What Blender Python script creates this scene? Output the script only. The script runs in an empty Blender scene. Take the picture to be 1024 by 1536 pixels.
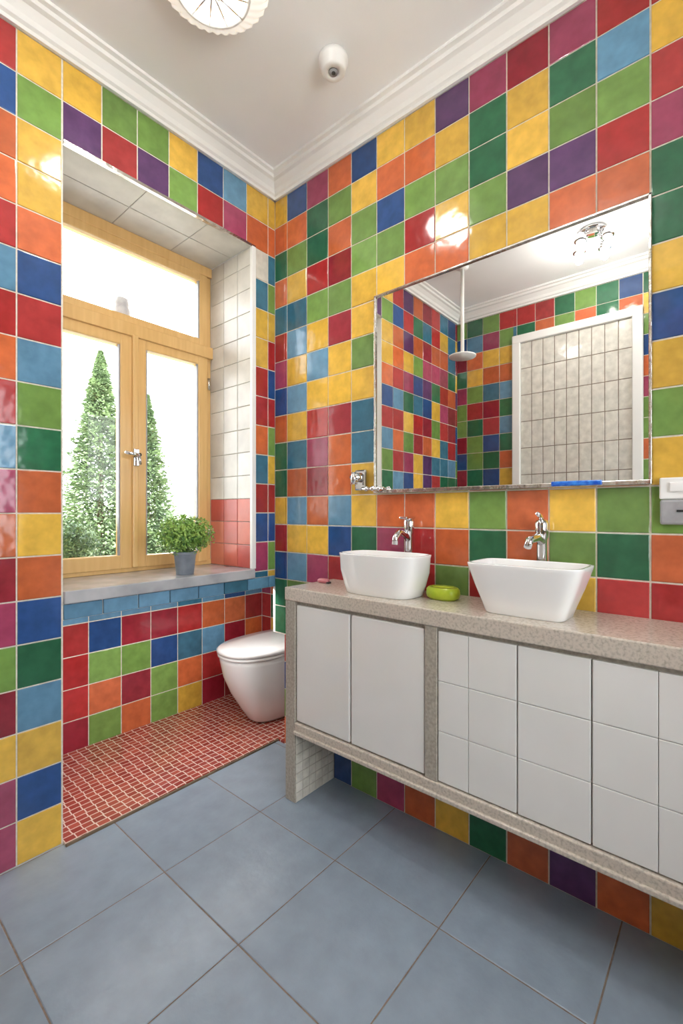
import bpy, bmesh, math, random
from mathutils import Vector, Matrix
random.seed(7)
S = bpy.context.scene
W, D, L, YB, ZC = 1.56, 1.77, -0.50, -1.20, 2.81

def lin(c):
    return tuple((x/255/12.92) if x/255 <= 0.04045 else ((x/255+0.055)/1.055)**2.4 for x in c)
def srgb(r, g, b): return lin((r, g, b))

PAL = {k: lin(v) for k, v in {
 'R': (168, 46, 46), 'D': (146, 34, 50), 'M': (158, 62, 94), 'O': (200, 102, 58), 'Y': (222, 178, 70),
 'G': (114, 150, 74), 'F': (40, 104, 70), 'B': (36, 76, 134), 'S': (98, 146, 178), 'P': (90, 54, 102),
 'T': (54, 110, 136), 'W': (228, 224, 214), 'C': (206, 200, 190)}.items()}

# ------------------------------------------------------------------ materials
def newmat(name):
    m = bpy.data.materials.new(name); m.use_nodes = True
    nt = m.node_tree; b = nt.nodes['Principled BSDF']
    return m, nt, b
def noise_mat(name, c1, c2, scale=20, rough=0.5, metal=0.0, bump=0.0, bscale=None, detail=4, coat=0.0, lo=.35, hi=.65):
    m, nt, b = newmat(name)
    tc = nt.nodes.new('ShaderNodeTexCoord')
    n = nt.nodes.new('ShaderNodeTexNoise'); n.inputs['Scale'].default_value = scale; n.inputs['Detail'].default_value = detail
    nt.links.new(tc.outputs['Object'], n.inputs['Vector'])
    r = nt.nodes.new('ShaderNodeValToRGB'); r.color_ramp.elements[0].position = lo; r.color_ramp.elements[1].position = hi
    r.color_ramp.elements[0].color = (*c1, 1); r.color_ramp.elements[1].color = (*c2, 1)
    nt.links.new(n.outputs['Fac'], r.inputs['Fac']); nt.links.new(r.outputs['Color'], b.inputs['Base Color'])
    b.inputs['Roughness'].default_value = rough; b.inputs['Metallic'].default_value = metal
    b.inputs['Coat Weight'].default_value = coat
    if bump:
        n2 = nt.nodes.new('ShaderNodeTexNoise'); n2.inputs['Scale'].default_value = bscale or scale
        nt.links.new(tc.outputs['Object'], n2.inputs['Vector'])
        bp = nt.nodes.new('ShaderNodeBump'); bp.inputs['Strength'].default_value = bump; bp.inputs['Distance'].default_value = .01
        nt.links.new(n2.outputs['Fac'], bp.inputs['Height']); nt.links.new(bp.outputs['Normal'], b.inputs['Normal'])
    return m
def tile_mat(name, rough=0.15, var=0.12, bump=0.08, nscale=30, bscale=9):
    m, nt, b = newmat(name)
    at = nt.nodes.new('ShaderNodeAttribute'); at.attribute_name = 'Col'
    tc = nt.nodes.new('ShaderNodeTexCoord')
    n = nt.nodes.new('ShaderNodeTexNoise'); n.inputs['Scale'].default_value = nscale; n.inputs['Detail'].default_value = 5
    nt.links.new(tc.outputs['Object'], n.inputs['Vector'])
    mr = nt.nodes.new('ShaderNodeMapRange'); mr.inputs['From Min'].default_value = .3; mr.inputs['From Max'].default_value = .7
    mr.inputs['To Min'].default_value = 1-var; mr.inputs['To Max'].default_value = 1+var*.6
    nt.links.new(n.outputs['Fac'], mr.inputs['Value'])
    vm = nt.nodes.new('ShaderNodeVectorMath'); vm.operation = 'SCALE'
    nt.links.new(at.outputs['Color'], vm.inputs[0]); nt.links.new(mr.outputs['Result'], vm.inputs['Scale'])
    nt.links.new(vm.outputs['Vector'], b.inputs['Base Color'])
    b.inputs['Roughness'].default_value = rough
    n2 = nt.nodes.new('ShaderNodeTexNoise'); n2.inputs['Scale'].default_value = bscale
    nt.links.new(tc.outputs['Object'], n2.inputs['Vector'])
    bp = nt.nodes.new('ShaderNodeBump'); bp.inputs['Strength'].default_value = bump; bp.inputs['Distance'].default_value = .02
    nt.links.new(n2.outputs['Fac'], bp.inputs['Height']); nt.links.new(bp.outputs['Normal'], b.inputs['Normal'])
    return m
M = {}
M['tile'] = tile_mat('glazed_tile', rough=.11, var=.18, bump=.12, nscale=24, bscale=11)
M['floortile'] = tile_mat('floor_tile', rough=.28, var=.10, bump=.05, nscale=14, bscale=60)
M['stonetile'] = tile_mat('reveal_stone', rough=.35, var=.14, bump=.15, nscale=9, bscale=16)
M['grout'] = noise_mat('grout', srgb(212, 204, 188), srgb(228, 223, 210), 60, .9)
M['rgrout'] = noise_mat('reveal_grout', srgb(150, 146, 138), srgb(170, 166, 158), 60, .9)
M['fgrout'] = noise_mat('floor_grout', srgb(122, 106, 94), srgb(142, 126, 112), 60, .9)
M['plaster'] = noise_mat('plaster', srgb(242, 243, 244), srgb(246, 247, 248), 3, .7)
M['white'] = noise_mat('white_paint', srgb(236, 236, 234), srgb(241, 241, 239), 4, .35)
M['ceramic'] = noise_mat('white_ceramic', srgb(236, 236, 234), srgb(240, 240, 239), 4, .07, coat=.4)
M['lacquer'] = noise_mat('white_lacquer', srgb(222, 222, 218), srgb(228, 227, 224), 3, .10, bump=.03, bscale=5)
M['stone'] = noise_mat('counter_stone', srgb(168, 160, 148), srgb(200, 190, 177), 130, .16, detail=8, lo=.3, hi=.55)
M['stone2'] = noise_mat('panel_stone', srgb(152, 146, 134), srgb(178, 171, 158), 110, .4, detail=8)
M['marble'] = noise_mat('sill_marble', srgb(156, 158, 162), srgb(186, 187, 190), 9, .12, detail=8)
M['chrome'] = noise_mat('chrome', (.70, .71, .73), (.82, .82, .83), 5, .08, metal=1)
M['steel'] = noise_mat('brushed_frame', (.55, .52, .48), (.72, .70, .66), 40, .22, metal=1, bump=.2)
M['mirror'] = noise_mat('mirror_silver', (.78, .78, .76), (.80, .80, .78), 2, .0, metal=1)
M['blueglass'] = noise_mat('blue_glass', srgb(20, 80, 190), srgb(60, 140, 230), 50, .1)
M['pot'] = noise_mat('pot_glaze', srgb(120, 128, 138), srgb(140, 148, 158), 20, .4)
M['soil'] = noise_mat('soil', (.04, .025, .015), (.08, .05, .03), 60, .95)
M['leaf'] = noise_mat('leaf', srgb(100, 145, 56), srgb(165, 198, 98), 30, .5)
M['leafd'] = noise_mat('leaf_dark', srgb(66, 112, 54), srgb(120, 165, 90), 20, .55)
M['shrub'] = noise_mat('shrub_leaf', srgb(58, 88, 54), srgb(104, 138, 88), 20, .55)
M['conifer'] = noise_mat('conifer_needles', srgb(96, 118, 82), srgb(142, 162, 118), 3, .8)
M['bark'] = noise_mat('bark', (.12, .08, .05), (.2, .14, .09), 20, .9)
M['grass'] = noise_mat('grass', srgb(124, 130, 100), srgb(160, 158, 130), .8, .95)
M['bounce'] = noise_mat('bounce_paving', srgb(222, 218, 210), srgb(232, 229, 222), 2, .9)  # unseen reflector ground, made pale to bounce light onto the ceiling
M['terrace'] = noise_mat('terrace_paving', srgb(140, 138, 132), srgb(158, 155, 148), 2, .9)
M['hedge'] = noise_mat('hedge_leaves', srgb(116, 138, 98), srgb(154, 172, 130), 3, .8)
M['lime'] = noise_mat('lime_soap', srgb(165, 190, 40), srgb(195, 212, 70), 20, .3)
M['limed'] = noise_mat('lime_soap_dark', srgb(120, 140, 20), srgb(150, 165, 40), 30, .4)
M['pink'] = noise_mat('pink_plastic', srgb(190, 110, 120), srgb(210, 130, 140), 30, .3)
M['dark'] = noise_mat('dark_plastic', (.03, .03, .03), (.05, .05, .05), 30, .4)
M['grey'] = noise_mat('grey_plastic', srgb(150, 150, 152), srgb(165, 165, 168), 30, .35)
M['fence'] = noise_mat('fence_wood', srgb(120, 118, 112), srgb(140, 138, 130), 30, .8)
# wood
m, nt, b = newmat('varnished_pine'); M['wood'] = m
tc = nt.nodes.new('ShaderNodeTexCoord'); mp = nt.nodes.new('ShaderNodeMapping'); mp.inputs['Scale'].default_value = (30, 30, 2)
nn = nt.nodes.new('ShaderNodeTexNoise'); nn.inputs['Scale'].default_value = 2; nn.inputs['Detail'].default_value = 6
rp = nt.nodes.new('ShaderNodeValToRGB'); rp.color_ramp.elements[0].color = (*srgb(200, 156, 94), 1); rp.color_ramp.elements[1].color = (*srgb(228, 190, 130), 1)
nt.links.new(tc.outputs['Object'], mp.inputs['Vector']); nt.links.new(mp.outputs['Vector'], nn.inputs['Vector'])
nt.links.new(nn.outputs['Fac'], rp.inputs['Fac']); nt.links.new(rp.outputs['Color'], b.inputs['Base Color']); b.inputs['Roughness'].default_value = .3
# window glass (thin)
m, nt, b = newmat('window_glass'); M['glass'] = m
nt.nodes.remove(b); tr = nt.nodes.new('ShaderNodeBsdfTransparent'); gl = nt.nodes.new('ShaderNodeBsdfGlossy'); gl.inputs['Roughness'].default_value = .02
fr = nt.nodes.new('ShaderNodeFresnel'); fr.inputs['IOR'].default_value = 1.3; mx = nt.nodes.new('ShaderNodeMixShader')
nt.links.new(fr.outputs[0], mx.inputs[0]); nt.links.new(tr.outputs[0], mx.inputs[1]); nt.links.new(gl.outputs[0], mx.inputs[2])
nt.links.new(mx.outputs[0], nt.nodes['Material Output'].inputs['Surface'])
# mosaic
m, nt, b = newmat('red_mosaic'); M['mosaic'] = m
tc = nt.nodes.new('ShaderNodeTexCoord')
wn = nt.nodes.new('ShaderNodeTexNoise'); wn.inputs['Scale'].default_value = 4
wv = nt.nodes.new('ShaderNodeVectorMath'); wv.operation = 'MULTIPLY_ADD'; wv.inputs[1].default_value = (.03, .03, 0)
bt = nt.nodes.new('ShaderNodeTexBrick'); bt.offset = .08; bt.inputs['Scale'].default_value = 1
bt.inputs['Brick Width'].default_value = .038; bt.inputs['Row Height'].default_value = .029; bt.inputs['Mortar Size'].default_value = .0022
bt.inputs['Mortar Smooth'].default_value = .1
bt.inputs['Color1'].default_value = (*srgb(172, 82, 68), 1); bt.inputs['Color2'].default_value = (*srgb(140, 54, 46), 1)
bt.inputs['Mortar'].default_value = (*srgb(228, 202, 188), 1)
nt.links.new(tc.outputs['Object'], wn.inputs['Vector']); nt.links.new(wn.outputs['Color'], wv.inputs[0]); nt.links.new(tc.outputs['Object'], wv.inputs[2])
nt.links.new(wv.outputs[0], bt.inputs['Vector']); nt.links.new(bt.outputs['Color'], b.inputs['Base Color']); b.inputs['Roughness'].default_value = .2
bp = nt.nodes.new('ShaderNodeBump'); bp.invert = True; bp.inputs['Strength'].default_value = .5; bp.inputs['Distance'].default_value = .003
nt.links.new(bt.outputs['Fac'], bp.inputs['Height']); nt.links.new(bp.outputs['Normal'], b.inputs['Normal'])
def emis(name, col, st):
    m, nt, b = newmat(name); b.inputs['Base Color'].default_value = (*col, 1)
    b.inputs['Emission Color'].default_value = (*col, 1); b.inputs['Emission Strength'].default_value = st
    b.inputs['Roughness'].default_value = .2; return m
M['shade'] = emis('lamp_glass_lit', (1, .97, .90), .3)
M['bulb'] = emis('lit_bulb', (1, .93, .82), 12)

# ------------------------------------------------------------------ mesh builder
class MB:
    def __init__(s): s.v = []; s.f = []; s.m = []; s.c = []; s.s = []; s.mats = []
    def mi(s, mat):
        if mat not in s.mats: s.mats.append(mat)
        return s.mats.index(mat)
    def add(s, vs, fs, mat, col=(1, 1, 1), smooth=False, mtx=None):
        o = len(s.v); i = s.mi(mat)
        if mtx is not None: vs = [mtx @ Vector(v) for v in vs]
        s.v += [tuple(v) for v in vs]
        for f in fs: s.f.append([k+o for k in f]); s.m.append(i); s.c.append(col); s.s.append(smooth)
    def box(s, a, b, mat, col=(1, 1, 1), bev=0, mtx=None, seg=2):
        bm = bmesh.new(); bmesh.ops.create_cube(bm, size=1)
        for v in bm.verts: v.co = Vector([a[i]+(b[i]-a[i])*(v.co[i]+.5) for i in range(3)])
        if bev: bmesh.ops.bevel(bm, geom=bm.edges[:], offset=bev, segments=seg, affect='EDGES', profile=.5)
        bm.verts.ensure_lookup_table()
        s.add([v.co.copy() for v in bm.verts], [[v.index for v in f.verts] for f in bm.faces], mat, col, False, mtx); bm.free()
    def loft(s, rings, mat, cap0=True, cap1=True, smooth=True, col=(1, 1, 1), mtx=None):
        n = len(rings[0]); vs = [p for r in rings for p in r]; fs = []
        for k in range(len(rings)-1):
            for i in range(n):
                j = (i+1) % n; fs.append([k*n+i, k*n+j, (k+1)*n+j, (k+1)*n+i])
        if cap0: fs.append(list(range(n))[::-1])
        if cap1: fs.append([(len(rings)-1)*n+i for i in range(n)])
        s.add(vs, fs, mat, col, smooth, mtx)
    def lathe(s, c, prof, mat, n=32, smooth=True, mtx=None, flute=0, fn=24):
        rings = []
        for r, z in prof:
            rr = []
            for i in range(n):
                a = 2*math.pi*i/n; q = r*(1+flute*math.cos(fn*a))
                rr.append((c[0]+q*math.cos(a), c[1]+q*math.sin(a), c[2]+z))
            rings.append(rr)
        s.loft(rings, mat, smooth=smooth, mtx=mtx)
    def tube(s, pts, rad, mat, n=16, smooth=True):
        pts = [Vector(p) for p in pts]
        if not isinstance(rad, (list, tuple)): rad = [rad]*len(pts)
        rings = []; up = None
        for i, p in enumerate(pts):
            t = (pts[min(i+1, len(pts)-1)]-pts[max(i-1, 0)]).normalized()
            if up is None: up = t.orthogonal().normalized()
            a = (up-t*up.dot(t)).normalized(); bq = t.cross(a); up = a
            rings.append([p+(a*math.cos(2*math.pi*k/n)+bq*math.sin(2*math.pi*k/n))*rad[i] for k in range(n)])
        s.loft(rings, mat, smooth=smooth)
    def tile(s, P, U, V, N, u0, u1, v0, v1, d, mat, col, ch=.0018):
        q = []
        for (dd, ins) in ((0, 0), (d-ch*.6, 0), (d, ch)):
            for (u, v) in ((u0+ins, v0+ins), (u1-ins, v0+ins), (u1-ins, v1-ins), (u0+ins, v1-ins)):
                q.append(P+U*u+V*v+N*dd)
        fs = []
        for k in (0, 4):
            for i in range(4):
                j = (i+1) % 4; fs.append([k+i, k+j, k+4+j, k+4+i])
        fs.append([8, 9, 10, 11])
        s.add(q, fs, mat, col)
    def grid(s, P, U, V, N, ul, vl, reg, colfn, mat, gap=.005, d=.003, jit=.16, backing=True, gmat=None):
        P = Vector(P); U = Vector(U); V = Vector(V); N = Vector(N); P0 = P-N*d
        u0, u1, v0, v1 = reg
        if backing:
            s.add([P0+U*u0+V*v0, P0+U*u1+V*v0, P0+U*u1+V*v1, P0+U*u0+V*v1], [[0, 1, 2, 3]], gmat or M['grout'])
        for i in range(len(ul)-1):
            for j in range(len(vl)-1):
                a, b_, c, e = max(ul[i], u0), min(ul[i+1], u1), max(vl[j], v0), min(vl[j+1], v1)
                a += gap/2 if a == ul[i] else .0005; b_ -= gap/2 if b_ == ul[i+1] else .0005
                c += gap/2 if c == vl[j] else .0005; e -= gap/2 if e == vl[j+1] else .0005
                if b_-a < .006 or e-c < .006: continue
                col = colfn(i, j); k = 1+random.uniform(-jit, jit); w = random.uniform(0, jit*.25)
                s.tile(P0, U, V, N, a, b_, c, e, d, mat, tuple(min(1, x*k*(1-w)+.5*w) for x in col))
                if mat is M['tile']:   # hand-set tiles: each a hair out of plane so it catches light differently
                    t1, t2 = random.uniform(-.0005, .0005), random.uniform(-.0005, .0005)
                    for idx, (su, sv) in zip(range(-4, 0), ((-1, -1), (1, -1), (1, 1), (-1, 1))):
                        s.v[idx] = tuple(Vector(s.v[idx])+N*(t1*su+t2*sv))
    def obj(s, name, origin=None):
        me = bpy.data.meshes.new(name)
        o = Vector(origin) if origin else Vector((0, 0, 0))
        me.from_pydata([tuple(Vector(v)-o) for v in s.v], [], s.f)
        for m_ in s.mats: me.materials.append(m_)
        ca = me.color_attributes.new('Col', 'FLOAT_COLOR', 'CORNER')
        dat = []
        for p, mi, c, sm in zip(me.polygons, s.m, s.c, s.s):
            p.material_index = mi; p.use_smooth = sm
            dat += [c[0], c[1], c[2], 1.0]*p.loop_total
        ca.data.foreach_set('color', dat)
        bm = bmesh.new(); bm.from_mesh(me); bmesh.ops.recalc_face_normals(bm, faces=bm.faces[:]); bm.to_mesh(me); bm.free()
        ob = bpy.data.objects.new(name, me); ob.location = o; S.collection.objects.link(ob); return ob
def ring(cx, cy, ax, ay, z, n=2.5, seg=56):
    r = []
    for i in range(seg):
        a = 2*math.pi*i/seg; c, q = math.cos(a), math.sin(a)
        r.append((cx+ax*math.copysign(abs(c)**(2/n), c), cy+ay*math.copysign(abs(q)**(2/n), q), z))
    return r
X, Y, Z = (1, 0, 0), (0, 1, 0), (0, 0, 1)
NX, NY, NZ = (-1, 0, 0), (0, -1, 0), (0, 0, -1)
T = M['tile']; pl = M['plaster']

# ------------------------------------------------------------------ wall_right (mirror wall, x = W)
pb = .136
ulB = [.1797+.1366*k for k in range(-11, 14)]    # index 11 -> .1797
vlB = [pb*k for k in range(0, 22)]
colsB = {
 0: 'YOFOTRMBOFFYRBFFRBGO', 1: 'BOGYTSYSYTOSYSGBOYRG', 2: 'MFFRGYSYRMDOYMGRBOYF', 3: 'OGODGDYYDOOSBRYGOBRG',
 4: 'BYGGYYGYTTYYFSRYGBRO', 5: 'YOBGYORGYBGOMFYORGBY', 6: 'YOGROGYRBOGORRGYBORG', 7: 'PYGYOBGRYOGYOGROBYGF',
 8: 'MFFGYRGOYBRGFRYGORBY', 9: 'DYYPYGROBYGOOGBRYGOF', 10: 'MFGPOYRGBOYYGYRGOBYR', 11: 'RSGROYGRBYOGFRYOGBRY',
 12: 'RYRMFFYBYGYGORYGBORY'}
keys = list('RDMOYGFBSPT')
def colB(i, j):
    c = 22-i
    if 0 <= c <= 12 and 0 <= 19-j < 20: return PAL[colsB[c][19-j]]
    return PAL[random.choice(keys)]
mb = MB()
mb.grid((W, 0, 0), Y, Z, NX, ulB, vlB, (YB, 1.70, 0, 2.735), colB, T)
mb.grid((W, 0, 0), Y, Z, NX, ulB, vlB, (1.70, D, .54, 2.735), colB, T)
mb.box((W+.004, YB, 0), (W+.11, 1.70, ZC), M['plaster'])
mb.box((W+.004, 1.70, .54), (W+.11, D+.003, ZC), M['plaster'])
mb.obj('wall_right')

# ------------------------------------------------------------------ wall_window (y = D)
pa = .1432
ulA = [.4554+.1325*k for k in range(-8, 11)]   # idx 8 -> .4554
vlA = [pa*k for k in range(0, 20)]
colsA = {-1: 'RBOORSRORSMODMGDYMM', 0: 'YGYYOBRSGFOYOBFSYBY', 1: 'YP', 2: 'GR', 3: 'GP', 4: 'YG', 5: 'BR', 6: 'SM', 7: 'YOCTYYRROTRBMTB', 8: 'YOTGYRBRGYRBGYG'}
def colA(i, j):
    c = i-8; r = 18-j
    if c in colsA and 0 <= r < len(colsA[c]): return PAL[colsA[c][r]]
    return PAL[random.choice(keys)]
XL, XR, ZS, ZH, YW, YA = .5915, 1.414, .875, 2.4344, 2.115, 2.40
mb = MB()
mb.grid((0, D, 0), X, Z, NY, ulA, vlA, (L, XL, 0, 2.735), colA, T)
mb.grid((0, D, 0), X, Z, NY, ulA, vlA, (XL, W, ZH, 2.735), colA, T)
mb.grid((0, D, 0), X, Z, NY, ulA, vlA, (XR, W, .83, ZH), colA, T)
mb.box((L-.1, D+.004, 0), (XL, YA+.1, ZC), pl)
mb.box((XL, D+.004, ZH+.004), (2.1, YW+.12, ZC), pl)
mb.box((XR+.004, D+.004, .83), (2.1, YW+.12, ZH+.004), pl)
vlR = [ZS+.1135*k for k in range(15)]
def colR(i, j):
    if j < 3: return lin(random.choice([(206, 104, 86), (194, 86, 76), (216, 126, 102)]))
    return lin(random.choice([(212, 208, 200), (220, 217, 210), (204, 199, 190)]))
mb.grid((XR, 0, 0), Y, Z, NX, [D, 1.885, 2.0, YW+.01], vlR, (D+.012, YW, ZS, ZH), colR, M['stonetile'], jit=.03, gap=.003, gmat=M['rgrout'])
mb.grid((0, 0, ZH), X, Y, NZ, [XL, .90, 1.18, XR], [D, 1.94, YW], (XL, XR, D+.01, YW), lambda i, j: lin((208, 205, 198)), M['stonetile'], jit=.03, gap=.003, gmat=M['rgrout'])
mb.box((XR-.004, D-.006, ZS), (XR+.02, D+.012, ZH), M['white'], bev=.002)
mb.box((XL+.001, D-.004, ZH-.004), (XR+.02, D+.012, ZH+.008), M['steel'])
mb.obj('wall_window')

# ------------------------------------------------------------------ alcove under window
vlC = [.153*k for k in range(7)]
ulC = [.9146+.158*k for k in range(-3, 8)]
colsC = {2: 'DRRRS', 3: 'GOGBS', 4: 'ODGDS', 5: 'GGBDS', 6: 'YOTRT', 7: 'DRSOS', 8: 'RYDOB', 9: 'OOORS'}
def colC(i, j):
    if i in colsC and j < 5: return PAL[colsC[i][j]]
    return PAL[random.choice(keys)]
mb = MB()
mb.grid((0, YA, 0), X, Z, NY, ulC, vlC, (XL, 2.0, 0, .775), colC, T)
mb.box((XL-.1, YA+.004, 0), (2.1, YA+.1, .82), pl)
mb.obj('wall_alcove_back')
mb = MB()
mb.grid((2.0, 0, 0), Y, Z, NX, [1.70+.153*k for k in range(6)], vlC, (1.70, YA, 0, .775), lambda i, j: PAL[random.choice(keys)], T)
mb.box((2.004, 1.6, 0), (2.1, YA+.1, .82), pl)
mb.box((W+.11, 1.6, 0), (2.004, 1.70, .82), pl)
mb.obj('wall_alcove_side')
mb = MB()
mb.box((XL, D+.02, .775), (2.1, YA+.1, .8295), pl)
mb.box((W+.005, 1.70, .54), (2.1, D+.02, .82), pl)
ul = [XL+.1325*k for k in range(9)]
mb.grid((0, D-.002, 0), X, Z, NY, ul, [.772, .829], (XL, W, .772, .829), lambda i, j: PAL[random.choice('SSTS')], T, d=.012)
mb.box((XL, D+.008, .772), (W, D+.022, .829), M['grout'])
mb.obj('trim_1')
mb = MB(); mb.box((XL, D-.014, .83), (XR+.01, YW+.02, ZS), M['marble'], bev=.004); mb.obj('window_sill')

# ------------------------------------------------------------------ opposite wall (x=L), back wall with added fill window
mb = MB()
def colO(i, j): return PAL[random.choice('RRMOOYYGGGFFBSTD')]
for reg in ((YB, .45, 0, 2.735), (1.30, D, 0, 2.735), (.45, 1.30, 2.50, 2.735)):
    mb.grid((L, 0, 0), Y, Z, X, ulB, vlB, reg, colO, T)
mb.box((L-.12, YB, 0), (L-.004, D, ZC), pl)
mb.obj('wall_left')
BX0, BX1, BZ0, BZ1 = -.36, 1.20, .82, 2.30
mb = MB()
for reg in ((L, BX0, 0, 2.735), (BX1, W, 0, 2.735), (BX0, BX1, 0, BZ0), (BX0, BX1, BZ1, 2.735)):
    mb.grid((0, YB, 0), X, Z, Y, ulA, vlA, reg, colO, T)
for a, b_ in (((L-.12, 0), (BX0, ZC)), ((BX1, 0), (W+.11, ZC)), ((BX0, 0), (BX1, BZ0)), ((BX0, BZ1), (BX1, ZC))):
    mb.box((a[0], YB-.1, a[1]), (b_[0], YB-.004, b_[1]), pl)
mb.obj('wall_back')
mb = MB(); wh = M['white']
for a, b_ in (((BX0, BZ0), (BX0+.05, BZ1)), ((BX1-.05, BZ0), (BX1, BZ1)), ((.395, BZ0), (.445, BZ1)), ((BX0, BZ0), (BX1, BZ0+.05)), ((BX0, BZ1-.05), (BX1, BZ1))):
    mb.box((a[0], YB-.07, a[1]), (b_[0], YB-.02, b_[1]), wh, bev=.004)
mb.box((BX0+.04, YB-.05, BZ0+.04), (BX1-.04, YB-.046, BZ1-.04), M['glass'])
mb.obj('added_fill_window')  # unseen window, added so daylight fills the room and dark alcove
mb = MB()
mb.box((L, .45, 0), (L+.03, .51, 2.50), M['white'], bev=.006)
mb.box((L, 1.24, 0), (L+.03, 1.30, 2.50), M['white'], bev=.006)
mb.box((L, .45, 2.44), (L+.032, 1.30, 2.50), M['white'], bev=.006)
mb.box((L-.002, .51, 0), (L+.006, 1.24, 2.44), M['white'])
mb.grid((L+.010, 0, 0), Y, Z, X, [.51+.0811*k for k in range(10)], [.02+.202*k for k in range(13)], (.512, 1.238, .02, 2.438), lambda i, j: lin((222, 219, 210)), T, gap=.005, jit=.02, gmat=M['fgrout'])
mb.box((L+.01, 1.19, 1.0), (L+.05, 1.21, 1.12), M['chrome'], bev=.005)
mb.obj('door_1')

# ------------------------------------------------------------------ floor / ceiling / mosaic
mb = MB()
fx = [.755+.39*k for k in range(-4, 5)]; fy = [1.385+.382*k for k in range(-8, 4)]
mb.grid((0, 0, 0), X, Y, Z, fx, fy, (L, W, YB, D), lambda i, j: lin((140, 154, 168)), M['floortile'], gap=.004, d=.002, jit=.06, gmat=M['fgrout'])
mb.box((L-.12, YB-.1, -.1), (2.1, YA+.1, -.0025), pl)
mb.obj('floor')
mb = MB(); mb.box((XL, 1.75, -.002), (W, 1.77, .010), M['mosaic']); mb.box((XL, 1.77, -.002), (1.999, YA-.001, .010), M['mosaic'])
mb.box((W, 1.701, -.002), (1.999, 1.77, .010), M['mosaic'])
mb.box((XL, 1.742, -.002), (W, 1.75, .008), M['bark']); mb.obj('floor_mosaic')
mb = MB(); mb.box((L-.12, YB-.1, ZC), (2.1, YA+.1, ZC+.1), pl); mb.obj('ceiling')
prof = [(0, 0), (.012, 0), (.014, .012), (.024, .018), (.030, .034), (.048, .056), (.062, .062), (.066, .074), (.080, .078), (.080, .0901), (0, .0901)]
def crown(name, p0, p1, n):
    p0 = Vector(p0); p1 = Vector(p1); n = Vector(n); mb = MB()
    mb.loft([[p+n*d+Vector((0, 0, z)) for d, z in prof] for p in (p0, p1)], M['white'], smooth=False); mb.obj(name)
zc = 2.72
crown('trim_2', (L, D, zc), (W, D, zc), NY)
crown('trim_3', (W, YB, zc), (W, D, zc), NX)
crown('trim_4', (L, YB, zc), (L, D, zc), X)
crown('trim_5', (L, YB, zc), (W, YB, zc), Y)

# ------------------------------------------------------------------ window
mb = MB(); wd = M['wood']; y0, y1 = YW, YW+.07
def wb(x0, x1, z0, z1, ya=y0, yb=y1, bev=.004): mb.box((x0, ya, z0), (x1, yb, z1), wd, bev=bev)
zb, zt = ZS, ZH
wb(XL-.0, .64, zb, zt); wb(1.375, XR, zb, zt); wb(XL, XR, zt-.05, zt, y0-.012); wb(XL, XR, zb, zb+.03, y0-.006)
wb(XL, XR, 1.955, 2.015, y0-.022, y1)
def sash(x0, x1, z0, z1, w, yy):
    mb.box((x0, yy, z0), (x0+w, yy+.05, z1), wd, bev=.005); mb.box((x1-w, yy, z0), (x1, yy+.05, z1), wd, bev=.005)
    mb.box((x0+w-.003, yy, z0), (x1-w+.003, yy+.05, z0+w), wd, bev=.004); mb.box((x0+w-.003, yy, z1-w), (x1-w+.003, yy+.05, z1), wd, bev=.004)
    mb.box((x0+w-.006, yy+.022, z0+w-.006), (x1-w+.006, yy+.026, z1-w+.006), M['glass'])
    for (a, b_) in (((x0+w, z0+w), (x0+w+.006, z1-w)), ((x1-w-.006, z0+w), (x1-w, z1-w))):
        mb.box((a[0], yy+.004, a[1]), (b_[0], yy+.02, b_[1]), M['grey'])
sash(.628, .997, .892, 1.968, .062, y0-.012)
sash(1.001, 1.388, .892, 1.968, .055, y0-.012)
sash(.628, 1.388, 2.005, 2.395, .046, y0-.008)
mb.box((.985, y0-.028, .895), (1.013, y0-.008, 1.965), wd, bev=.006)
for hz in (1.05, 1.82): mb.tube([(1.39, y0-.018, hz-.03), (1.39, y0-.018, hz+.03)], .007, M['steel'])
mb.box((.986, y0-.036, 1.36), (1.012, y0-.026, 1.44), M['chrome'], bev=.004)
mb.tube([(.999, y0-.03, 1.41), (.999, y0-.065, 1.41), (.985, y0-.07, 1.408), (.93, y0-.072, 1.415)], [.008, .008, .009, .006], M['chrome'])
mb.tube([(.999, y0-.055, 1.41), (1.004, y0-.06, 1.365)], [.009, .006], M['chrome'])
mb.obj('window_1')
mb = MB()   # small outdoor lamp on an arm fixed to the transom bar
mb.tube([(1.0, y1+.001, 2.0), (1.0, 2.235, 2.005), (1.0, 2.238, 2.06)], .007, M['grey'])
mb.lathe((1.0, 2.238, 2.055), [(.012, 0), (.03, .008), (.040, .035), (.042, .06), (.032, .078), (.036, .084), (.032, .115), (.014, .125)], M['grey'])
mb.obj('outdoor_lamp')

# ------------------------------------------------------------------ vanity
mb = MB(); st = M['stone2']; lq = M['lacquer']; FX = 1.27; YE = -.60
mb.box((1.262, YE, .797), (W-.002, 1.375, .849), M['stone'], bev=.004)
mb.box((1.264, 1.318, 0), (W-.002, 1.372, .797), st, bev=.003)
mb.box((1.295, YE+.01, .29), (W-.003, 1.318, .797), st)
mb.box((1.266, .694, .32), (1.30, .736, .797), st, bev=.002)
mb.box((1.262, YE, .285), (1.30, 1.318, .320), M['stone'], bev=.004)
mb.box((1.254, YE, .276), (1.29, 1.318, .290), M['stone'], bev=.003)
mb.box((1.280, YE, .783), (1.30, 1.318, .797), st)
mb.box((1.282, YE+.01, .324), (1.296, .69, .785), M['white'])
def door(y0_, y1_, z0, z1, bev=.004): mb.box((FX, y0_+.002, z0+.0015), (FX+.024, y1_-.002, z1-.0015), lq, bev=bev)
door(1.042, 1.316, .324, .785); door(.738, 1.038, .324, .785)
zz = [.324, .478, .632, .785]
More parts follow.
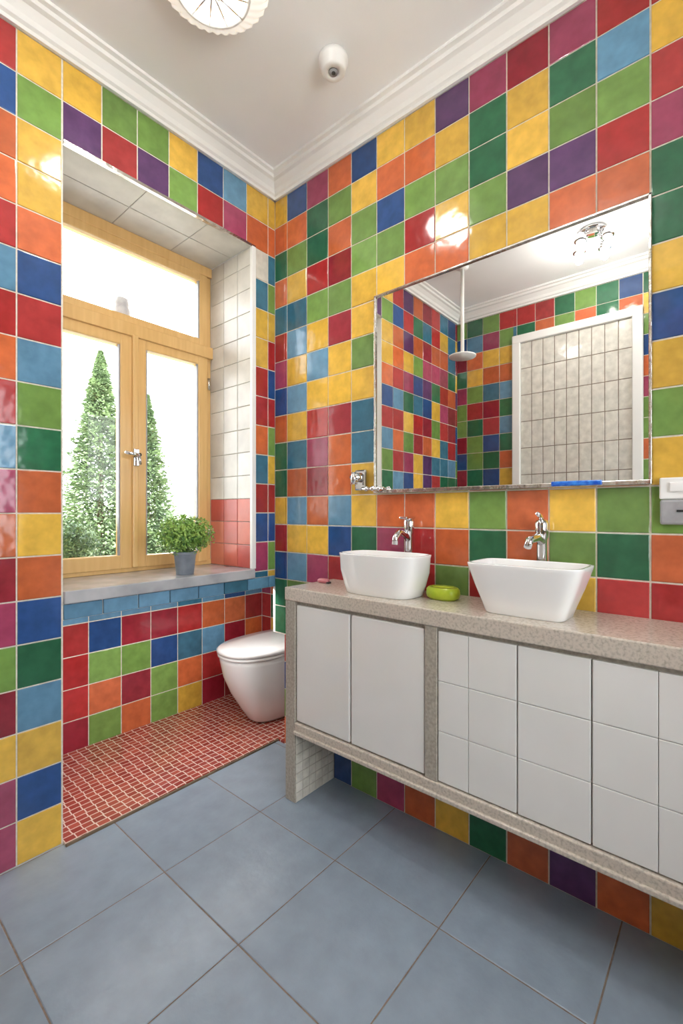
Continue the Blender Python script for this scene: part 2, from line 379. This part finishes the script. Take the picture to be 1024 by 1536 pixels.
for (a, b_, sp) in ((.4525, .692, .593), (.2695, .4495, None), (.06, .2665, .131), (-.16, .057, None), (-.38, -.163, None), (-.59, -.383, None)):
    cs = [a, sp, b_] if sp else [a, b_]
    for c in range(len(cs)-1):
        for r in range(3):
            mb.box((FX, cs[c]+.0006, zz[r]+.0006), (FX+.024, cs[c+1]-.0006, zz[r+1]-.0006), lq, bev=.0018)
mb.grid((0, 1.315, 0), X, Z, NY, [1.27+.038*k for k in range(7)], [.038*k for k in range(9)], (1.27, 1.494, 0, .285), lambda i, j: lin((216, 212, 200)), T, gap=.003, jit=.04)
mb.obj('bathroom_vanity')
mb = MB()
sc = 1.495/1.56
cp = {22-k: v for k, v in zip(range(0, 14), 'GRSBGMOYFOPOYG')}
mb.grid((1.495, 0, 0), Y, Z, NX, [u*sc for u in ulB], [0, .136, .283], (YE, 1.3145, 0, .283),
        lambda i, j: PAL[cp.get(i, 'R')] if j == 0 else PAL[random.choice(keys)], T)
mb.box((1.499, YE, 0), (W-.001, 1.3145, .283), pl)
mb.obj('trim_6')

# ------------------------------------------------------------------ basins
def basin(yc, hy, n, taper, z1=.998, mid=.03):
    mb = MB(); xc, hx = 1.399, .101; z0 = .849; R = []
    h = z1-z0
    for k, (f, z) in enumerate([(taper-.03, z0), (taper, z0+.004), (taper+.05, z0+.2*h), ((taper+1)/2+mid, z0+.57*h), (.985, z1-.012), (1, z1-.003), (.995, z1)]):
        R.append(ring(xc, yc, hx*f, hy*(f+.0), z, n, 72))
    t = .010
    R.append(ring(xc, yc, hx-t, hy-t, z1, n, 72)); R.append(ring(xc, yc, hx-t-.002, hy-t-.002, z1-.004, n, 72))
    R.append(ring(xc, yc, (hx-t)*.86, (hy-t)*.88, z0+.07, n, 72)); R.append(ring(xc, yc, (hx-t)*.62, (hy-t)*.66, z0+.03, n, 72))
    R.append(ring(xc, yc, .02, .02, z0+.022, 2, 72))
    mb.loft(R, M['ceramic'])
    mb.lathe((xc, yc, z0+.022), [(.019, 0), (.019, .003), (.012, .005)], M['chrome'], 24)
    return mb.obj('vessel_sink')
basin(.985, .172, 3.6, .83, .997, .05); basin(.463, .163, 6.0, .70)
def faucet(y, kind):
    mb = MB(); x = 1.526; ch = M['chrome']; z = .849
    mb.lathe((x, y, z), [(.024, 0), (.024, .006), (.018, .012), (.016, .02), (.016, .215), (.019, .222), (.021, .262), (.018, .274), (.008, .278)], ch)
    if kind == 0:
        mb.tube([(x, y, z+.19), (x-.03, y, z+.215), (x-.07, y, z+.225), (x-.095, y, z+.205), (x-.10, y, z+.18)], [.012, .012, .012, .012, .011], ch)
        mb.box((x-.045, y-.018, z+.274), (x+.018, y+.018, z+.284), ch, bev=.004)
    else:
        mb.tube([(x, y, z+.205), (x-.05, y, z+.222), (x-.10, y+.005, z+.215), (x-.115, y+.006, z+.195)], [.014, .013, .012, .011], ch)
        mb.tube([(x, y, z+.272), (x-.03, y-.005, z+.288), (x-.075, y-.01, z+.296)], [.009, .007, .006], ch)
    mb.obj('basin_faucet')
faucet(.955, 0); faucet(.464, 1)
mb = MB(); R = []
for f, z in ((.75, 0), (.95, .008), (1, .02), (.97, .034), (.85, .042), (.72, .044), (.66, .040), (.5, .036), (.05, .037)): R.append(ring(1.44, .765, .042*f, .060*f, .849+z, 2.3, 40))
mb.loft(R[:5], M['lime'], cap1=False); mb.loft(R[4:7], M['limed'], False, False); mb.loft(R[6:], M['lime'], False, True)
mb.obj('soap_bar')
mb = MB(); R = []
for f, z in ((.8, 0), (1, .005), (1, .012), (.7, .018)): R.append(ring(1.44, 1.325, .014*f, .032*f, .849+z, 2.5, 32))
mb.loft(R, M['pink']); mb.box((1.43, 1.29, .85), (1.45, 1.33, .857), M['dark'], bev=.002); mb.obj('nail_brush')

# ------------------------------------------------------------------ mirror
mb = MB(); my0, my1, mz0, mz1 = .173, 1.130, 1.231, 2.040
mb.box((1.540, my0, mz0), (W-.001, my1, mz1), M['steel'])
mb.add([(1.5395, my0+.006, mz0+.008), (1.5395, my1-.006, mz0+.008), (1.5395, my1-.006, mz1-.006), (1.5395, my0+.006, mz1-.006)], [[0, 1, 2, 3]], M['mirror'])
fw = .008
for a, b_ in (((1.532, my0, mz0), (1.545, my0+fw, mz1)), ((1.532, my1-fw, mz0), (1.545, my1, mz1)), ((1.532, my0, mz1-fw), (1.545, my1, mz1)), ((1.528, my0, mz0-.004), (1.545, my1, mz0+.010))):
    mb.box(a, b_, M['steel'], bev=.002)
mb.box((1.520, .295, mz0-.001), (1.533, .435, mz0+.014), M['blueglass'], bev=.003)
mb.obj('wall_mirror')
mb = MB(); vy, vz = 1.205, 1.285; ch = M['chrome']
mb.box((1.535, vy-.03, vz-.045), (W-.001, vy+.03, vz+.045), ch, bev=.008)
mb.tube([(1.54, vy, vz+.01), (1.49, vy, vz+.01)], [.022, .018], ch); mb.tube([(1.495, vy, vz+.03), (1.495, vy, vz-.02)], [.012, .015], ch)
mb.tube([(1.53, vy-.02, vz-.035), (1.50, vy-.04, vz-.04), (1.505, vy-.12, vz-.042), (1.535, vy-.13, vz-.042)], .007, ch)
for k in range(3): mb.lathe((1.505, vy-.06-.03*k, vz-.05), [(.008, 0), (.012, .01), (.006, .02)], ch, 16)
mb.obj('wall_valve')
mb = MB()
mb.box((1.548, .060, 1.185), (W, .158, 1.245), M['white'], bev=.004); mb.box((1.542, .062, 1.115), (W, .156, 1.184), M['grey'], bev=.006)
mb.box((1.540, .10, 1.15), (1.545, .118, 1.156), M['dark']); mb.box((1.543, .085, 1.205), (1.55, .135, 1.232), M['white'], bev=.003)
mb.obj('light_switch')

# ------------------------------------------------------------------ toilet
mb = MB(); ce = M['ceramic']; ty = 1.985; bx = 1.99
def tr(front, hy, z, n=2.4): return ring((front+bx)/2, ty, (bx-front)/2, hy, z, n)
mb.loft([tr(1.60, .085, .0105), tr(1.575, .105, .03), tr(1.53, .128, .10), tr(1.475, .152, .19), tr(1.435, .170, .28), tr(1.418, .180, .36), tr(1.415, .182, .385), tr(1.425, .172, .388)], ce)
mb.loft([tr(1.415, .180, .388), tr(1.405, .187, .392), tr(1.405, .187, .402), tr(1.412, .182, .406)], ce)
mb.loft([tr(1.410, .184, .4075), tr(1.400, .190, .412), tr(1.400, .190, .426), tr(1.412, .180, .434), tr(1.50, .11, .438), tr(1.65, .03, .439)], ce)
mb.box((1.90, ty-.16, .03), (1.999, ty+.16, .43), ce, bev=.02)
mb.obj('toilet')

# ------------------------------------------------------------------ plants
def leaves(mb, c, r, n, size, mat, shell=.55):
    for _ in range(n):
        d = Vector((random.gauss(0, 1), random.gauss(0, 1), random.gauss(0, 1))).normalized()
        k = shell+(1-shell)*random.random()
        k *= 1+.10*math.sin(7*d.x+3*d.z)*math.cos(6*d.y)
        p = Vector(c)+Vector((d.x*r[0], d.y*r[1], d.z*r[2]))*k
        n1 = (d+Vector([random.uniform(-.8, .8) for _ in range(3)])).normalized()
        a = n1.orthogonal().normalized(); a.rotate(Matrix.Rotation(random.uniform(0, 6.28), 3, n1)); b_ = n1.cross(a); s = size*random.uniform(.7, 1.3)
        mb.add([p-a*s, p-b_*s*.5+n1*s*.12, p+a*s, p+b_*s*.5+n1*s*.12], [[0, 1, 2, 3]], mat)
mb = MB(); pc = (1.105, 1.85, ZS)
mb.lathe(pc, [(.036, 0), (.038, .002), (.046, .085), (.050, .088), (.050, .100), (.045, .100), (.043, .088)], M['pot'], 36)
mb.lathe((pc[0], pc[1], pc[2]+.086), [(.042, 0), (.02, .004)], M['soil'], 20)
for k in range(26):
    a = random.uniform(0, 6.28); r = random.uniform(.01, .09)
    mb.tube([(pc[0], pc[1], ZS+.088), (pc[0]+r*.5*math.cos(a), pc[1]+r*.5*math.sin(a), ZS+.14), (pc[0]+r*math.cos(a), pc[1]+r*math.sin(a), ZS+.19)], .0015, M['leafd'], 5)
leaves(mb, (pc[0], pc[1], ZS+.175), (.132, .10, .092), 3800, .0078, M['leaf'], .35)
leaves(mb, (pc[0], pc[1], ZS+.165), (.11, .085, .075), 900, .009, M['leafd'], .2)
mb.obj('potted_plant')
mb = MB(); leaves(mb, (.80, 2.345, .985), (.145, .105, .135), 4200, .009, M['shrub'], .3)
for k in range(16):
    a = random.uniform(0, 6.28); mb.tube([(.80, 2.345, .86), (.80+.06*math.cos(a), 2.345+.05*math.sin(a), .98)], .003, M['bark'], 5)
mb.lathe((.80, 2.345, .831), [(.05, 0), (.065, .06), (.068, .07), (.06, .07)], M['pot'], 24)
mb.obj('potted_shrub')
def conifer(x, y, h, R, n=9000):
    mb = MB(); mb.tube([(x, y, -.1), (x, y, h*.5), (x, y, h)], [.1, .06, .01], M['bark'], 8)
    for _ in range(n):
        f = random.random()**1.3; tier = (f*19+.4*random.random()) % 1; a = random.uniform(0, 6.28)
        rr = R*((1-f)**.85)*(1.05-.25*tier)*(1+.16*math.sin(5*a+f*31))*random.uniform(.15, 1)**.6
        p = Vector((x+rr*math.cos(a), y+rr*math.sin(a), .05+f*(h-.05)-.15*rr))
        o = Vector((math.cos(a), math.sin(a), random.uniform(-.5, .5))).normalized(); sd = Vector((-math.sin(a), math.cos(a), random.uniform(-.8, .8)))
        s = random.uniform(.035, .085)
        mb.add([p-o*s, p+sd*s*.45, p+o*s, p-sd*s*.45], [[0, 1, 2, 3]], M['conifer'])
    return mb.obj('conifer_tree')
conifer(4.85, 12, 5.15, 1.25, 26000); conifer(6.15, 12.2, 4.35, 1.0, 19000); conifer(3.3, 14, 3.4, 1.2, 9000)
mb = MB(); mb.box((-40, 7.0, -.3), (60, 80, -.05), M['grass']); mb.box((-12, 2.6, -.3), (20, 7.0, -.049), M['terrace']); mb.box((-12, -14, -.3), (14, -1.5, -.05), M['bounce']); mb.obj('ground')  # pale slab behind the room is added as a light bounce
mb = MB()
for k in range(30):
    leaves(mb, (2+k*.6, 20+random.uniform(-.4, .4), .3), (.7, .6, .75+random.uniform(0, .4)), 260, .11, M['hedge'], .5)
mb.obj('garden_hedge')
mb = MB()
for k in range(14):
    mb.box((-2+k*1.5, 16, -.05), (-1.94+k*1.5, 16.06, 1.35), M['fence'])
for z in (.5, .9, 1.3): mb.box((-2, 16.02, z), (18, 16.05, z+.03), M['fence'])
mb.obj('garden_fence')

# ------------------------------------------------------------------ ceiling fittings
mb = MB(); c = (.80, 1.19, 0); zt = ZC
mb.lathe((c[0], c[1], zt), [(.10, 0), (.10, -.02), (.06, -.02)], M['white'], 40)
mb.lathe((c[0], c[1], zt), [(.172, -.015), (.176, -.028), (.171, -.052), (.150, -.074), (.112, -.092), (.106, -.092), (.142, -.070), (.162, -.050), (.166, -.02)], M['shade'], 256, flute=.02, fn=36)
for r, z in ((.177, -.024), (.110, -.093)):
    mb.tube([(c[0]+r*math.cos(2*math.pi*k/48), c[1]+r*math.sin(2*math.pi*k/48), zt+z) for k in range(49)], .005, M['white'], 8)
for k in range(12):
    a = 2*math.pi*k/12; mb.tube([(c[0]+.02*math.cos(a), c[1]+.02*math.sin(a), zt-.098), (c[0]+.11*math.cos(a), c[1]+.11*math.sin(a), zt-.093)], .003, M['chrome'], 6)
mb.lathe((c[0], c[1], zt), [(.03, -.02), (.04, -.035), (.04, -.06), (.02, -.075)], M['bulb'], 24)
mb.obj('ceiling_lamp')
mb = MB()
mb.lathe((1.265, 1.115, ZC), [(.054, 0), (.054, -.018), (.047, -.024), (.045, -.046), (.040, -.052), (.020, -.052), (.018, -.046)], M['white'], 40)
mb.lathe((1.265, 1.115, ZC-.053), [(.016, 0), (.016, .004), (.010, .004)], M['grey'], 24)
mb.lathe((1.265, 1.115, ZC-.056), [(.007, 0), (.007, .006)], M['dark'], 16)
mb.obj('smoke_detector')
mb = MB(); c = (.06, .63); SP = []
mb.lathe((c[0], c[1], ZC), [(.07, 0), (.07, -.015), (.05, -.02)], ch, 32)
for k in range(4):
    a = k*math.pi/2+.5; px, py = c[0]+.095*math.cos(a), c[1]+.095*math.sin(a); SP.append((px, py, ZC-.135))
    mb.tube([(c[0]+.03*math.cos(a), c[1]+.03*math.sin(a), ZC-.015), (px, py, ZC-.045)], .006, ch)
    mb.lathe((px, py, ZC-.09), [(.034, 0), (.036, .005), (.026, .04), (.012, .05)], ch, 24)
    mb.lathe((px, py, ZC-.105), [(.010, 0), (.024, .008), (.024, .016), (.012, .022)], M['bulb'], 20)
mb.obj('ceiling_spotlight')
mb = MB(); c = (.17, 1.40)
mb.lathe((c[0], c[1], ZC), [(.04, 0), (.04, -.01), (.012, -.014)], M['white'], 24)
mb.tube([(c[0], c[1], ZC-.01), (c[0], c[1], 2.23)], .012, M['white'])
mb.lathe((c[0], c[1], 2.20), [(.088, 0), (.09, .008), (.05, .022), (.014, .035)], M['white'], 36)
mb.obj('rain_shower_head')

# ------------------------------------------------------------------ lights
def area(name, loc, size, en, col=(1, .97, .93), rot=(0, 0, 0), shape='DISK', sy=None):
    l = bpy.data.lights.new(name, 'AREA'); l.shape = shape; l.size = size; l.energy = en; l.color = col
    if sy: l.size_y = sy
    o = bpy.data.objects.new(name, l); o.location = loc; o.rotation_euler = rot; S.collection.objects.link(o); return o
area('ceiling_lamp_light', (.80, 1.19, ZC-.105), .2, 4)
# added fill light hidden behind the tiled nosing below the sill, brightening the alcove
area('alcove_fill_light', (1.15, 1.81, .768), 1.0, 3.0, rot=(math.radians(22), 0, 0), shape='RECTANGLE', sy=.03)
for p_ in SP:
    l = bpy.data.lights.new('spot_bulb_light', 'POINT'); l.energy = 2.6; l.shadow_soft_size = .022; l.color = (1, .97, .93)
    o = bpy.data.objects.new('spot_bulb_light', l); o.location = p_; S.collection.objects.link(o)
for nm, loc, sx, sy, ry in (('window_portal', (1.01, 2.25, 1.65), .82, 1.55, -math.pi/2), ('rear_fill_portal', ((BX0+BX1)/2, YB-.12, 1.56), BX1-BX0, 1.46, math.pi/2)):  # rear portal serves the added fill window
    p = area(nm, loc, sx, 10, rot=(ry, 0, 0), shape='RECTANGLE', sy=sy)
    p.data.cycles.is_portal = True
sl = bpy.data.lights.new('sun', 'SUN'); sl.energy = 9; sl.angle = .02; so = bpy.data.objects.new('sun', sl)
so.rotation_euler = Vector((.35, .35, -.9)).to_track_quat('-Z', 'Y').to_euler(); S.collection.objects.link(so)
w = bpy.data.worlds.new('World'); S.world = w; w.use_nodes = True
bg = w.node_tree.nodes['Background']; bg.inputs['Color'].default_value = (.93, .968, 1, 1); bg.inputs['Strength'].default_value = 6.2

S.view_settings.view_transform = 'Standard'
S.view_settings.look = 'None'
S.view_settings.exposure = .45
cam = bpy.data.cameras.new('Camera'); co = bpy.data.objects.new('Camera', cam); S.collection.objects.link(co)
cam.sensor_fit = 'HORIZONTAL'; cam.sensor_width = 36; cam.lens = 36*691/1024; cam.clip_start = .02; cam.clip_end = 300
co.location = (0, 0, 1.15); co.rotation_euler = (math.pi/2, 0, math.radians(-49.6)); S.camera = co
